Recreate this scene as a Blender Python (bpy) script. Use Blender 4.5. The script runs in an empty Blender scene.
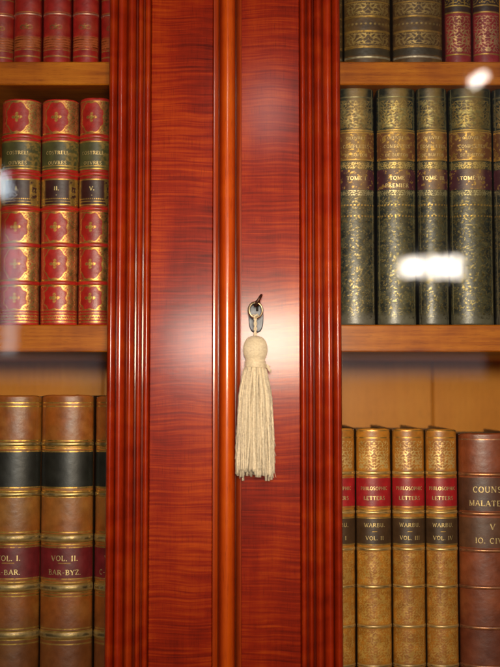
import bpy, math, random
import numpy as np
random.seed(7)
rng = np.random.default_rng(11)
sc = bpy.context.scene
COL = sc.collection

# ------------------------------------------------------------------ camera model (metres; bookcase front at y = 0)
PITCH = math.radians(3.4)
F = 1000.0
CAM = (0.0, -1.0, 0.0)
def P(u, v, Y=0.0):
    a = (u-250)/F; b = (333.5-v)/F
    t = (Y-CAM[1])/(math.cos(PITCH)-b*math.sin(PITCH))
    return a*t, t*(math.sin(PITCH)+b*math.cos(PITCH))
BY = 0.040                     # front of the book spines
def bx(u): return P(u, 380, BY)[0]
def bz(v): return P(250, v, BY)[1]

# ------------------------------------------------------------------ small helpers
def props(o, label=None, cat=None, group=None, kind=None):
    for k, v in (('label', label), ('category', cat), ('group', group), ('kind', kind)):
        if v: o[k] = v
    return o
def empty(name, loc, label, cat, group=None):
    o = bpy.data.objects.new(name, None); COL.objects.link(o); o.location = loc
    o.empty_display_size = 0.02
    return props(o, label, cat, group)
def mesh_obj(name, V, Fc, mat, parent=None, smooth=True, col=None, loc=None):
    me = bpy.data.meshes.new(name)
    me.from_pydata([tuple(p) for p in V], [], Fc)
    if smooth: me.polygons.foreach_set('use_smooth', [True]*len(me.polygons))
    if col is not None:
        a = me.color_attributes.new('Col', 'FLOAT_COLOR', 'POINT')
        a.data.foreach_set('color', np.asarray(col, dtype=np.float32).ravel())
    me.materials.append(mat); me.update()
    o = bpy.data.objects.new(name, me); COL.objects.link(o)
    if parent: o.parent = parent
    if loc: o.location = loc
    return o
def grid_faces(nu, nv, close_u=False):
    F_ = []
    for j in range(nv-1):
        for i in range(nu-1 if not close_u else nu):
            i2 = (i+1) % nu
            F_.append((j*nu+i, j*nu+i2, (j+1)*nu+i2, (j+1)*nu+i))
    return F_
def grid_obj(name, X, Y, Z, mat, parent, col=None, flip=False):
    nv, nu = X.shape
    V = np.stack([X, Y, Z], -1).reshape(-1, 3)
    idx = np.arange(nu*nv).reshape(nv, nu)
    q = np.stack([idx[:-1, :-1], idx[:-1, 1:], idx[1:, 1:], idx[1:, :-1]], -1).reshape(-1, 4)
    if flip: q = q[:, ::-1]
    me = bpy.data.meshes.new(name)
    me.vertices.add(len(V)); me.vertices.foreach_set('co', V.astype(np.float32).ravel())
    me.loops.add(q.size); me.loops.foreach_set('vertex_index', q.astype(np.int32).ravel())
    me.polygons.add(len(q)); me.polygons.foreach_set('loop_start', np.arange(0, q.size, 4, dtype=np.int32))
    me.update(calc_edges=True); me.validate()
    me.polygons.foreach_set('use_smooth', [True]*len(me.polygons))
    if col is not None:
        a = me.color_attributes.new('Col', 'FLOAT_COLOR', 'POINT')
        a.data.foreach_set('color', col.reshape(-1, 4).astype(np.float32).ravel())
    me.materials.append(mat); me.update()
    o = bpy.data.objects.new(name, me); COL.objects.link(o); o.parent = parent
    return o
class MB:
    def __init__(s): s.V = []; s.F = []
    def box(s, x0, x1, y0, y1, z0, z1, c=0.0):
        # chamfered box: three loops of 4 when c == 0, else chamfer on the vertical/front edges
        n = len(s.V)
        if c <= 0:
            s.V += [(x0,y0,z0),(x1,y0,z0),(x1,y1,z0),(x0,y1,z0),(x0,y0,z1),(x1,y0,z1),(x1,y1,z1),(x0,y1,z1)]
            s.F += [tuple(n+i for i in f) for f in ((3,2,1,0),(4,5,6,7),(0,1,5,4),(1,2,6,5),(2,3,7,6),(3,0,4,7))]
        else:
            def ring(i, z):
                return [(x0+c+i,y0+i,z),(x1-c-i,y0+i,z),(x1-i,y0+c+i,z),(x1-i,y1-c-i,z),(x1-c-i,y1-i,z),(x0+c+i,y1-i,z),(x0+i,y1-c-i,z),(x0+i,y0+c+i,z)]
            s.V += ring(c, z0)+ring(0, z0+c)+ring(0, z1-c)+ring(c, z1)
            s.F.append(tuple(n+i for i in range(7, -1, -1)))
            for k in range(3):
                for i in range(8):
                    j = (i+1) % 8
                    s.F.append((n+k*8+i, n+k*8+j, n+(k+1)*8+j, n+(k+1)*8+i))
            s.F.append(tuple(n+24+i for i in range(8)))
    def tube(s, pts, r, k=8, cap=True, twist=0.0):
        pts = [np.array(p, float) for p in pts]; n = len(s.V); m = len(pts)
        up = np.array([0.0, 0.0, 1.0]); prev = None
        for i, p in enumerate(pts):
            t = pts[min(i+1, m-1)]-pts[max(i-1, 0)]; t /= np.linalg.norm(t)+1e-12
            if prev is None:
                ref = up if abs(t[2]) < .9 else np.array([1.0, 0, 0])
                a = np.cross(t, ref)
            else:
                a = prev-t*np.dot(prev, t)
            a /= np.linalg.norm(a)+1e-12; prev = a; b = np.cross(t, a)
            rr = r[i] if hasattr(r, '__len__') else r
            for q in range(k):
                w = 2*math.pi*q/k+twist*i
                s.V.append(tuple(p+a*rr*math.cos(w)+b*rr*math.sin(w)))
        for i in range(m-1):
            for q in range(k):
                q2 = (q+1) % k
                s.F.append((n+i*k+q, n+i*k+q2, n+(i+1)*k+q2, n+(i+1)*k+q))
        if cap:
            s.F.append(tuple(n+q for q in range(k-1, -1, -1)))
            s.F.append(tuple(n+(m-1)*k+q for q in range(k)))
    def torus(s, c, ax1, ax2, R1, R2, r, n=32, k=8):
        c = np.array(c, float); a1 = np.array(ax1, float); a2 = np.array(ax2, float)
        nn = np.cross(a1, a2); b0 = len(s.V)
        for i in range(n):
            w = 2*math.pi*i/n
            p = c+a1*R1*math.cos(w)+a2*R2*math.sin(w)
            d = a1*math.cos(w)+a2*math.sin(w)
            for q in range(k):
                h = 2*math.pi*q/k
                s.V.append(tuple(p+d*r*math.cos(h)+nn*r*math.sin(h)))
        for i in range(n):
            for q in range(k):
                i2, q2 = (i+1) % n, (q+1) % k
                s.F.append((b0+i*k+q, b0+i2*k+q, b0+i2*k+q2, b0+i*k+q2))
    def build(s, name, mat, parent=None, smooth=False, off=(0,0,0)):
        V = [(x-off[0], y-off[1], z-off[2]) for x, y, z in s.V]
        return mesh_obj(name, V, s.F, mat, parent, smooth)

# ------------------------------------------------------------------ materials
def new_mat(name):
    m = bpy.data.materials.new(name); m.use_nodes = True
    nt = m.node_tree; return m, nt, nt.nodes['Principled BSDF'], nt.nodes, nt.links
def ramp(N, stops):
    r = N.new('ShaderNodeValToRGB'); e = r.color_ramp.elements
    while len(e) < len(stops): e.new(0.5)
    for i, (p, c) in enumerate(stops):
        e[i].position = p; e[i].color = (*c, 1)
    return r
def scaled_noise(N, L, vec, scl, scale=1.0, detail=3, dist=0.0, rough=.55):
    mp = N.new('ShaderNodeMapping'); mp.inputs['Scale'].default_value = scl
    L.new(vec, mp.inputs['Vector'])
    n = N.new('ShaderNodeTexNoise'); n.inputs['Scale'].default_value = scale
    n.inputs['Detail'].default_value = detail; n.inputs['Distortion'].default_value = dist
    n.inputs['Roughness'].default_value = rough
    L.new(mp.outputs[0], n.inputs['Vector']); return n
def mixc(N, L, fac, a, b, mode='MIX'):
    m = N.new('ShaderNodeMix'); m.data_type = 'RGBA'; m.blend_type = mode
    for s, v in ((0, fac), (6, a), (7, b)):
        if hasattr(v, 'is_output'): L.new(v, m.inputs[s])
        else: m.inputs[s].default_value = v if s == 0 else (*v, 1)
    return m.outputs[2]
def wood(name, dark, mid, light, figure=1.0, straight=0.4, rough=.3, coat=.7, coatr=.1, fig_scale=(16, 16, 230), bump=.12, tint=(1, 1, 1), painted_shade=False, along='z', spec=.12, bigv=.55):
    m, nt, B, N, L = new_mat(name)
    tc = N.new('ShaderNodeTexCoord').outputs['Object']
    wn = scaled_noise(N, L, tc, (13, 13, 9), 1.0, 1)
    wv = N.new('ShaderNodeVectorMath'); wv.operation = 'MULTIPLY'; wv.inputs[1].default_value = (0, 0, .013)
    L.new(wn.outputs[0], wv.inputs[0])
    wa = N.new('ShaderNodeVectorMath'); wa.operation = 'ADD'; L.new(tc, wa.inputs[0]); L.new(wv.outputs[0], wa.inputs[1])
    fig = scaled_noise(N, L, wa.outputs[0], fig_scale, 1.0, 2, .25, .5)
    fig2 = scaled_noise(N, L, tc, (fig_scale[0]*2.3, 30, fig_scale[2]*.33), 1.0, 3, .8)
    lng = scaled_noise(N, L, tc, (300, 300, 7) if along == 'z' else (9, 300, 260), 1.0, 4, .3)
    big = scaled_noise(N, L, tc, (16, 16, 5), 1.0, 2, .4)
    pores = scaled_noise(N, L, tc, (2200, 2200, 60) if along == 'z' else (70, 1500, 1500), 1.0, 2)
    def math_(op, a, b):
        n = N.new('ShaderNodeMath'); n.operation = op
        for i, v in enumerate((a, b)):
            if hasattr(v, 'is_output'): L.new(v, n.inputs[i])
            else: n.inputs[i].default_value = v
        return n.outputs[0]
    s = math_('MULTIPLY', math_('SUBTRACT', fig.outputs[0], .5), 1.25*figure)
    s = math_('ADD', s, math_('MULTIPLY', math_('SUBTRACT', fig2.outputs[0], .5), .45*figure))
    s = math_('ADD', s, math_('MULTIPLY', math_('SUBTRACT', lng.outputs[0], .5), straight))
    s = math_('ADD', s, math_('MULTIPLY', math_('SUBTRACT', big.outputs[0], .5), bigv))
    s = math_('ADD', s, .5)
    r = ramp(N, [(0.15, dark), (0.5, mid), (0.85, light)]); L.new(s, r.inputs[0])
    pr = ramp(N, [(0.32, (.55, .5, .5)), (0.42, (1, 1, 1))]); L.new(pores.outputs[0], pr.inputs[0])
    c = mixc(N, L, .8, r.outputs[0], pr.outputs[0], 'MULTIPLY')
    if painted_shade:      # shading painted into the colour: dark quirks, light crown on the bead
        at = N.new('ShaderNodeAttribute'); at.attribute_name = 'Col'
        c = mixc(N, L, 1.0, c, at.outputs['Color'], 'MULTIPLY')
    L.new(c, B.inputs['Base Color'])
    B.inputs['Roughness'].default_value = rough
    B.inputs['Specular IOR Level'].default_value = spec
    B.inputs['Coat Weight'].default_value = coat
    B.inputs['Coat Roughness'].default_value = coatr
    B.inputs['Coat Tint'].default_value = (*tint, 1)
    bp = N.new('ShaderNodeBump'); bp.inputs['Strength'].default_value = bump; bp.inputs['Distance'].default_value = .0006
    L.new(s, bp.inputs['Height']); L.new(bp.outputs[0], B.inputs['Normal'])
    # the lacquer itself follows a softer ripple
    rp = scaled_noise(N, L, tc, (40, 40, 120), 1.0, 2)
    b2 = N.new('ShaderNodeBump'); b2.inputs['Strength'].default_value = .035; b2.inputs['Distance'].default_value = .0006
    L.new(rp.outputs[0], b2.inputs['Height']); L.new(b2.outputs[0], B.inputs['Coat Normal'])
    return m
M_figured = wood('figured_mahogany', (.085, .003, .0006), (.27, .014, .0008), (.48, .058, .0012), rough=.42, spec=.05, bigv=.9, coat=.19, coatr=.15, straight=.15, figure=.68, fig_scale=(12, 12, 450))
M_mould = wood('moulding_mahogany', (.10, .0035, .0006), (.31, .019, .001), (.50, .065, .0015), figure=.4, straight=.12, rough=.32, coat=.5, coatr=.1, fig_scale=(30, 30, 60), painted_shade=True)
M_astragal = wood('astragal_mahogany', (.30, .020, .001), (.54, .076, .0015), (.70, .15, .003), figure=.2, straight=.2, rough=.27, coat=.6, coatr=.14, fig_scale=(30, 30, 50), painted_shade=True)
M_shelf = wood('shelf_wood', (.22, .045, .002), (.42, .112, .004), (.56, .18, .008), figure=.5, straight=1.0, rough=.5, coat=.1, coatr=.25, fig_scale=(26, 55, 45), bump=.05, along='x')
M_back = wood('backboard_wood', (.50, .16, .012), (.68, .25, .024), (.76, .33, .04), figure=.15, straight=.45, rough=.5, coat=.15, coatr=.3, fig_scale=(30, 60, 20), bump=.05)

def painted(name, rough=.42, gr=.33, bump=.25, nscale=700, coat=.25):
    """leather / label surface: colour and gilding from the painted attribute (alpha = gold leaf)"""
    m, nt, B, N, L = new_mat(name)
    at = N.new('ShaderNodeAttribute'); at.attribute_name = 'Col'
    tc = N.new('ShaderNodeTexCoord').outputs['Object']
    n1 = scaled_noise(N, L, tc, (1, 1, 1), nscale, 4)
    n2 = scaled_noise(N, L, tc, (1, 1, 1), 90, 4)
    r1 = ramp(N, [(.3, (.62, .6, .58)), (.7, (1.1, 1.1, 1.1))]); L.new(n2.outputs[0], r1.inputs[0])
    c = mixc(N, L, .75, at.outputs['Color'], r1.outputs[0], 'MULTIPLY')
    L.new(c, B.inputs['Base Color'])
    g = N.new('ShaderNodeMath'); g.operation = 'MULTIPLY'; g.inputs[1].default_value = .95
    L.new(at.outputs['Alpha'], g.inputs[0]); L.new(g.outputs[0], B.inputs['Metallic'])
    mr = N.new('ShaderNodeMapRange'); mr.inputs[3].default_value = rough; mr.inputs[4].default_value = gr
    L.new(at.outputs['Alpha'], mr.inputs[0])
    ad = N.new('ShaderNodeMath'); ad.operation = 'MULTIPLY_ADD'; ad.inputs[1].default_value = .25; 
    sb = N.new('ShaderNodeMath'); sb.operation = 'SUBTRACT'; sb.inputs[1].default_value = .5
    L.new(n2.outputs[0], sb.inputs[0]); L.new(sb.outputs[0], ad.inputs[0]); L.new(mr.outputs[0], ad.inputs[2])
    L.new(ad.outputs[0], B.inputs['Roughness'])
    B.inputs['Coat Weight'].default_value = coat; B.inputs['Coat Roughness'].default_value = .25
    bp = N.new('ShaderNodeBump'); bp.inputs['Strength'].default_value = bump; bp.inputs['Distance'].default_value = .0004
    L.new(n1.outputs[0], bp.inputs['Height']); L.new(bp.outputs[0], B.inputs['Normal'])
    return m
M_leather = painted('painted_leather')
M_leather_g = painted('glazed_leather', rough=.4, gr=.38, coat=.14, bump=.15)

def plain(name, col, rough=.5, metal=0.0, nsc=200, amp=.4, bump=.15, coat=0, spec=.5):
    m, nt, B, N, L = new_mat(name)
    tc = N.new('ShaderNodeTexCoord').outputs['Object']
    n = scaled_noise(N, L, tc, (1, 1, 1), nsc, 4)
    r = ramp(N, [(.3, tuple(x*(1-amp) for x in col)), (.7, tuple(min(1, x*(1+amp*.6)) for x in col))])
    L.new(n.outputs[0], r.inputs[0]); L.new(r.outputs[0], B.inputs['Base Color'])
    B.inputs['Roughness'].default_value = rough; B.inputs['Metallic'].default_value = metal
    B.inputs['Coat Weight'].default_value = coat; B.inputs['Specular IOR Level'].default_value = spec
    bp = N.new('ShaderNodeBump'); bp.inputs['Strength'].default_value = bump; bp.inputs['Distance'].default_value = .0004
    L.new(n.outputs[0], bp.inputs['Height']); L.new(bp.outputs[0], B.inputs['Normal'])
    return m
M_gold = plain('gold_leaf', (.85, .62, .27), .36, .75, 400, .35)
M_gold_dim = plain('worn_gold_leaf', (.62, .44, .18), .45, .6, 400, .5)
M_steel = plain('worn_steel', (.12, .13, .15), .5, .5, 300, .3)
M_iron = plain('dark_iron', (.10, .045, .03), .4, .8, 300, .4)
M_brass = plain('aged_brass', (.62, .50, .30), .28, .95, 300, .3)
M_cut = plain('keyhole_dark', (.01, .006, .005), .8)
# page block: fine horizontal leaves
def page_mat():
    m, nt, B, N, L = new_mat('page_edges')
    tc = N.new('ShaderNodeTexCoord').outputs['Object']
    n = scaled_noise(N, L, tc, (2500, 20, 20), 1.0, 2)
    r = ramp(N, [(.3, (.28, .2, .11)), (.7, (.52, .42, .26))]); L.new(n.outputs[0], r.inputs[0])
    L.new(r.outputs[0], B.inputs['Base Color']); B.inputs['Roughness'].default_value = .8
    return m
M_page = page_mat()
def tassel_mat():
    m, nt, B, N, L = new_mat('cream_silk_cord')
    at = N.new('ShaderNodeAttribute'); at.attribute_name = 'Col'
    tc = N.new('ShaderNodeTexCoord').outputs['Object']
    n = scaled_noise(N, L, tc, (500, 500, 900), 1.0, 3)
    r = ramp(N, [(.3, (.72, .66, .58)), (.65, (1.1, 1.1, 1.1))]); L.new(n.outputs[0], r.inputs[0])
    L.new(mixc(N, L, .8, at.outputs['Color'], r.outputs[0], 'MULTIPLY'), B.inputs['Base Color'])
    B.inputs['Roughness'].default_value = .55; B.inputs['Sheen Weight'].default_value = .3
    B.inputs['Subsurface Weight'].default_value = .0
    bp = N.new('ShaderNodeBump'); bp.inputs['Strength'].default_value = .6; bp.inputs['Distance'].default_value = .0005
    L.new(n.outputs[0], bp.inputs['Height']); L.new(bp.outputs[0], B.inputs['Normal'])
    return m
M_silk = tassel_mat()
def glass_mat():
    m = bpy.data.materials.new('window_glass'); m.use_nodes = True
    nt = m.node_tree; N = nt.nodes; L = nt.links; N.remove(N['Principled BSDF'])
    tr = N.new('ShaderNodeBsdfTransparent'); tr.inputs[0].default_value = (.97, .985, .975, 1)
    gl = N.new('ShaderNodeBsdfGlossy'); gl.inputs['Roughness'].default_value = .03
    lw = N.new('ShaderNodeLayerWeight'); lw.inputs[0].default_value = .5
    pw = N.new('ShaderNodeMath'); pw.operation = 'POWER'; pw.inputs[1].default_value = 4.0
    L.new(lw.outputs['Facing'], pw.inputs[0])
    ma = N.new('ShaderNodeMath'); ma.operation = 'MULTIPLY_ADD'; ma.inputs[1].default_value = .9; ma.inputs[2].default_value = .045
    L.new(pw.outputs[0], ma.inputs[0])
    tc = N.new('ShaderNodeTexCoord').outputs['Object']
    n = scaled_noise(N, L, tc, (6, 6, 6), 1.0, 1, .3)
    n2 = scaled_noise(N, L, tc, (60, 60, 60), 1.0, 2, .5)
    s = N.new('ShaderNodeMath'); s.operation = 'MULTIPLY_ADD'; s.inputs[1].default_value = .02
    L.new(n2.outputs[0], s.inputs[0]); L.new(n.outputs[0], s.inputs[2])
    bp = N.new('ShaderNodeBump'); bp.inputs['Strength'].default_value = .12; bp.inputs['Distance'].default_value = .002
    L.new(s.outputs[0], bp.inputs['Height']); L.new(bp.outputs[0], gl.inputs['Normal'])
    mx = N.new('ShaderNodeMixShader'); L.new(ma.outputs[0], mx.inputs[0])
    L.new(tr.outputs[0], mx.inputs[1]); L.new(gl.outputs[0], mx.inputs[2])
    L.new(mx.outputs[0], N['Material Output'].inputs[0])
    return m
M_glass = glass_mat()

# ------------------------------------------------------------------ bookcase
ZB, ZT = -0.42, 0.70
XL, XR = -0.64, 0.62
base = (0.0, 0.0, ZB)
case = empty('bookcase', base, 'polished red mahogany bookcase with two glazed doors and orange wood shelves full of old books', 'bookcase')
def cb(mb, name, mat, parent=case, smooth=False): return mb.build(name, mat, parent, smooth, base)

# moulding profile: e = distance from the glass edge, p = how far it stands proud of the door face
def arcpts(e0, e1, p0, h, n=9, pw=1.0):
    return [(e0+(e1-e0)*i/n, p0+h*math.sin(math.pi*i/n)**pw) for i in range(n+1)]
prof = [(0.0, -.012), (0.0, .0005)]
prof += arcpts(.0, .0085, .0005, .0042)[1:]                       # outer bead
prof += [(.0088, .0018)]
prof += [(.0092+.0105*i/8, .0022+.0048*(1-math.sin(math.pi*i/8)*.75)-(1-i/8)*.003) for i in range(9)]   # cove
prof += arcpts(.0200, .0280, .0080, .0040)                         # high bead
prof += [(.0283, .0042), (.0294, .0040)]
prof += arcpts(.0298, .0350, .0052, .0026, 7)                      # small bead
prof += [(.0353, .0020), (.0364, .0018)]
prof += [(.0368, .0030)] + arcpts(.0368, .0428, .0030, .0018, 7)[1:-1] + [(.0424, .0024), (.0430, .0004)]
WM = .0430
def groove_shade_at(e):  # darkens the grooves in the colour itself to deepen their shading
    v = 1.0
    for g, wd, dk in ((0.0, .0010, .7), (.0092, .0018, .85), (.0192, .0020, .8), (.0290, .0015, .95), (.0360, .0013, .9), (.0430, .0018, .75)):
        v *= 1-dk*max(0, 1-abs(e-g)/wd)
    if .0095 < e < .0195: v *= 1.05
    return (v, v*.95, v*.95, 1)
def moulding(x0, x1, z0, z1, parent, k=1.0):
    V = []; Fc = []; cc = []
    def corner(e, c): return [(x0-e, z0-e), (x0-e, z1+e), (x1+e, z1+e), (x1+e, z0-e)][c]
    pts = [(e*k, p) for e, p in prof]
    for side in range(4):
        c0, c1 = side, (side+1) % 4
        n = len(V)
        for e, p in pts:
            (xa, za), (xb, zb) = corner(e, c0), corner(e, c1)
            V.append((xa, -p, za-ZB)); V.append((xb, -p, zb-ZB)); cc += [groove_shade_at(e/k)]*2
        for i in range(len(pts)-1):
            a = n+2*i
            Fc.append((a, a+1, a+3, a+2))
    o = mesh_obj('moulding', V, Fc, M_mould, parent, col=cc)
    m = o.modifiers.new('edges', 'EDGE_SPLIT'); m.split_angle = math.radians(50)
    return o
OZ0, OZ1 = -.335, .60
LX0, LX1 = -.56, -.1432
RX0, RX1 = .0917, .54
seam = -.0375
def door(x0, x1, ox0, ox1, k):
    e = WM*k-.0002
    mb = MB()
    T = .022
    mb.box(x0, ox0-e, 0, T, ZB+.03, ZT-.03, .0008)
    mb.box(ox1+e, x1, 0, T, ZB+.03, ZT-.03, .0008)
    mb.box(ox0-e, ox1+e, .0012, T-.001, ZB+.03, OZ0-e)
    mb.box(ox0-e, ox1+e, .0012, T-.001, OZ1+e, ZT-.03)
    # rebate behind the moulding
    mb.box(ox0-e, ox0-.0005, .012, T-.002, OZ0, OZ1); mb.box(ox1+.0005, ox1+e, .012, T-.002, OZ0, OZ1)
    d = cb(mb, 'door', M_figured)
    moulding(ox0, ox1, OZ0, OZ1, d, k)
    g = MB(); g.box(ox0-.004, ox1+.004, .0085, .0105, OZ0-.004, OZ1+.004)
    # one sheet of glass: a single surface is enough at this thickness
    gv = [(ox0-.006, .009, OZ0-.006), (ox1+.006, .009, OZ0-.006), (ox1+.006, .009, OZ1+.006), (ox0-.006, .009, OZ1+.006)]
    mesh_obj('glass_pane', [(x, y, z-ZB) for x, y, z in gv], [(0, 1, 2, 3)], M_glass, d, False)
    return d
dL = door(XL+.01, seam, LX0, LX1, 1.0)
dR = door(seam+.0010, XR-.01, RX0, RX1, .97)
# astragal (cover bead) planted on the left door and lapping the right one
ast = [(-.0372, 0.0), (-.0372, .0022), (-.0368, .0030), (-.0325, .0031), (-.0318, .0024)]
ast += [(-.0315+.0085*(1-math.cos(math.pi*i/16)), .0024+.0078*math.sin(math.pi*i/16)) for i in range(17)]
ast += [(-.0141, .0024), (-.0136, .0030), (-.0087, .0031), (-.0083, .0024), (-.0083, 0.0)]
V = []; cc = []
for x, p in ast:
    V += [(x, -p-.0002, .03), (x, -p-.0002, ZT-ZB-.03)]
    crown = max(0.0, 1-((x+.0218)/.0078)**2)      # highlight along the crown, painted into the colour
    f = .38+.66*crown if -.0313 < x < -.0150 else (.22 if (abs(x+.0318) < .0006 or abs(x+.0141) < .0007 or x < -.0370 or x > -.0085) else .62)  # bead sides and quirks painted darker as shade
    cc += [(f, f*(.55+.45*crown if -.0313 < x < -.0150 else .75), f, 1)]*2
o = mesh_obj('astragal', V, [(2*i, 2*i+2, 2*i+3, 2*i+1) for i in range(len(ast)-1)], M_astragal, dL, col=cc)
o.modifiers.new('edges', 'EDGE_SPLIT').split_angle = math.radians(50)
# escutcheon on the right door
ex, ez = P(256, 317.5)
mb = MB()
ring = []
for i in range(40):
    w = 2*math.pi*i/40
    cx, cz = math.cos(w), math.sin(w)
    ring.append((ex+.0075*math.copysign(abs(cx)**.7, cx), ez+.0155*math.copysign(abs(cz)**.8, cz)))
for s, y in ((1, -.0002), (1, -.0010), (.9, -.0016)):
    for x, z in ring: mb.V.append((ex+(x-ex)*s, y, ez+(z-ez)*s))
for k in range(2):
    for i in range(40):
        j = (i+1) % 40; mb.F.append((k*40+i, k*40+j, (k+1)*40+j, (k+1)*40+i))
mb.F.append(tuple(range(80, 120)))
esc = cb(mb, 'escutcheon', M_steel, dR)
mb = MB()
mb.tube([(ex+.0012, -.0014, P(257.5,303.5)[1]) , (ex+.0012, -.0019, P(257.5,303.5)[1])], .0024, 16)
mb.box(ex-.0001, ex+.0025, -.00195, -.0014, P(257.5,303.5)[1]-.008, P(257.5,303.5)[1]-.001)
keyhole = cb(mb, 'keyhole', M_cut, dR)

# carcass
SH_Y0, SH_Y1 = .030, .357
BK = .360
def shelf(vt, vb, name='shelf'):
    zt = P(250, vt, SH_Y0)[1]; zb = P(250, vb, SH_Y0)[1]
    for a, b in ((XL+.019, -.0445), (-.0225, XR-.019)):
        mb = MB(); mb.box(a, b, SH_Y0, SH_Y1, zb, zt, .0012); cb(mb, name, M_shelf)
    return zt
Z_TOP = shelf(61.5, 84.8)
Z_MID = shelf(324.8, 351.8)
Z_LOW = P(250, 690, SH_Y0)[1]
for a, b in ((XL+.019, -.0445), (-.0225, XR-.019)):
    mb = MB(); mb.box(a, b, SH_Y0, SH_Y1, Z_LOW-.027, Z_LOW, .0012); cb(mb, 'shelf', M_shelf)
mb = MB(); mb.box(-.044, -.023, .029, .359, ZB+.02, ZT-.02); cb(mb, 'divider', M_shelf)
for x in (XL, XR-.018):
    mb = MB(); mb.box(x, x+.018, .024, .375, ZB, ZT); cb(mb, 'side_panel', M_figured)
mb = MB(); mb.box(XL-.01, XR+.01, -.012, .385, ZT+.0005, ZT+.03, .002); cb(mb, 'top_board', M_figured)
mb = MB(); mb.box(XL-.01, XR+.01, -.012, .385, ZB-.03, ZB-.0005, .002); cb(mb, 'plinth', M_figured)
xs = [XL+.018, -.42, -.20, .02, .248, .44, XR-.018]
mb = MB()
for a, b in zip(xs[:-1], xs[1:]): mb.box(a+.0006, b-.0006, BK, BK+.008, ZB, ZT, .0015)
mb.box(XL+.018, XR-.018, BK+.009, BK+.012, ZB, ZT)
cb(mb, 'back_panel', M_back)

# ------------------------------------------------------------------ stroke lettering with serifs
def arc(cx, cy, rx, ry, a0, a1, n=8):
    return [(cx+rx*math.cos(math.radians(a0+(a1-a0)*i/n)), cy+ry*math.sin(math.radians(a0+(a1-a0)*i/n))) for i in range(n+1)]
T_, t_ = .17, .085
G = {
 'A': (.78, [([(.06,0),(.39,1)],t_),([(.39,1),(.72,0)],T_),([(.18,.36),(.6,.36)],t_)], [(.06,0),(.72,0)]),
 'B': (.66, [([(.14,0),(.14,1)],T_),([(.14,.97)]+arc(.34,.76,.2,.21,90,-90)+[(.14,.55)],t_*1.4),([(.14,.53)]+arc(.36,.28,.24,.25,90,-90)+[(.14,.03)],t_*1.4)], [(.1,0),(.1,1)]),
 'C': (.72, [(arc(.4,.5,.32,.47,50,310,14),T_*.85),([(.61,.98),(.61,.72)],t_)], []),
 'D': (.76, [([(.14,0),(.14,1)],T_),([(.14,.97)]+arc(.32,.5,.36,.47,90,-90,12)+[(.14,.03)],t_*1.5)], [(.1,0),(.1,1)]),
 'E': (.64, [([(.14,0),(.14,1)],T_),([(.06,.97),(.56,.97),(.56,.8)],t_),([(.14,.52),(.44,.52)],t_),([(.06,.03),(.58,.03),(.58,.22)],t_)], []),
 'F': (.6, [([(.14,0),(.14,1)],T_),([(.06,.97),(.56,.97),(.56,.8)],t_),([(.14,.52),(.42,.52)],t_)], [(.14,0)]),
 'G': (.76, [(arc(.4,.5,.32,.47,50,330,14),T_*.85),([(.62,.0),(.62,.42)],T_*.8),([(.48,.42),(.72,.42)],t_)], []),
 'H': (.8, [([(.14,0),(.14,1)],T_),([(.64,0),(.64,1)],T_),([(.14,.5),(.64,.5)],t_)], [(.14,0),(.14,1),(.64,0),(.64,1)]),
 'I': (.34, [([(.17,0),(.17,1)],T_)], [(.17,0),(.17,1)]),
 'L': (.6, [([(.14,0),(.14,1)],T_),([(.06,.03),(.55,.03),(.55,.24)],t_)], [(.14,1)]),
 'M': (.92, [([(.12,0),(.12,1)],t_),([(.12,1),(.46,.05)],T_),([(.46,.05),(.8,1)],t_),([(.8,1),(.8,0)],T_)], [(.12,0),(.12,1),(.8,0),(.8,1)]),
 'N': (.82, [([(.12,0),(.12,1)],t_),([(.12,1),(.68,0)],T_),([(.68,0),(.68,1)],t_)], [(.12,0),(.1,1),(.68,1)]),
 'O': (.8, [(arc(.4,.5,.33,.47,0,360,18),T_*.85)], []),
 'P': (.64, [([(.14,0),(.14,1)],T_),([(.14,.97)]+arc(.34,.72,.23,.25,90,-90)+[(.14,.47)],t_*1.4)], [(.14,0),(.1,1)]),
 'Q': (.8, [(arc(.4,.5,.33,.47,0,360,18),T_*.85),([(.42,.2),(.7,-.15)],T_*.7)], []),
 'R': (.74, [([(.14,0),(.14,1)],T_),([(.14,.97)]+arc(.34,.75,.22,.22,90,-90)+[(.14,.53)],t_*1.4),([(.36,.53),(.68,0)],T_)], [(.14,0),(.1,1),(.68,0)]),
 'S': (.58, [(arc(.3,.74,.2,.23,30,270,10)+arc(.3,.27,.22,.24,90,-150,10),T_*.8)], []),
 'T': (.7, [([(.35,0),(.35,1)],T_),([(.05,.8),(.05,.97),(.65,.97),(.65,.8)],t_)], [(.35,0)]),
 'U': (.78, [([(.14,1)]+arc(.39,.3,.25,.28,180,360,10)+[(.64,1)],T_*.8)], [(.14,1),(.64,1)]),
 'V': (.76, [([(.06,1),(.38,0)],T_),([(.38,0),(.7,1)],t_)], [(.06,1),(.7,1)]),
 'W': (1.0, [([(.05,1),(.29,0)],T_),([(.29,0),(.5,.95)],t_),([(.5,.95),(.72,0)],T_),([(.72,0),(.95,1)],t_)], [(.05,1),(.95,1)]),
 'X': (.74, [([(.08,1),(.66,0)],T_),([(.08,0),(.66,1)],t_)], [(.08,1),(.66,0),(.08,0),(.66,1)]),
 'Y': (.74, [([(.08,1),(.37,.48)],T_),([(.37,.48),(.66,1)],t_),([(.37,.5),(.37,0)],T_)], [(.08,1),(.66,1),(.37,0)]),
 'Z': (.66, [([(.08,.8),(.08,.97),(.56,.97)],t_),([(.56,.97),(.08,.03)],T_),([(.08,.03),(.58,.03),(.58,.22)],t_)], []),
 '.': (.26, [([(.1,.0),(.1,.14)],T_*1.1)], []),
 "'": (.22, [([(.1,.78),(.1,1)],T_)], []),
 '-': (.46, [([(.06,.42),(.38,.42)],t_*1.4)], []),
 ' ': (.36, [], []),
}
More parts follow.
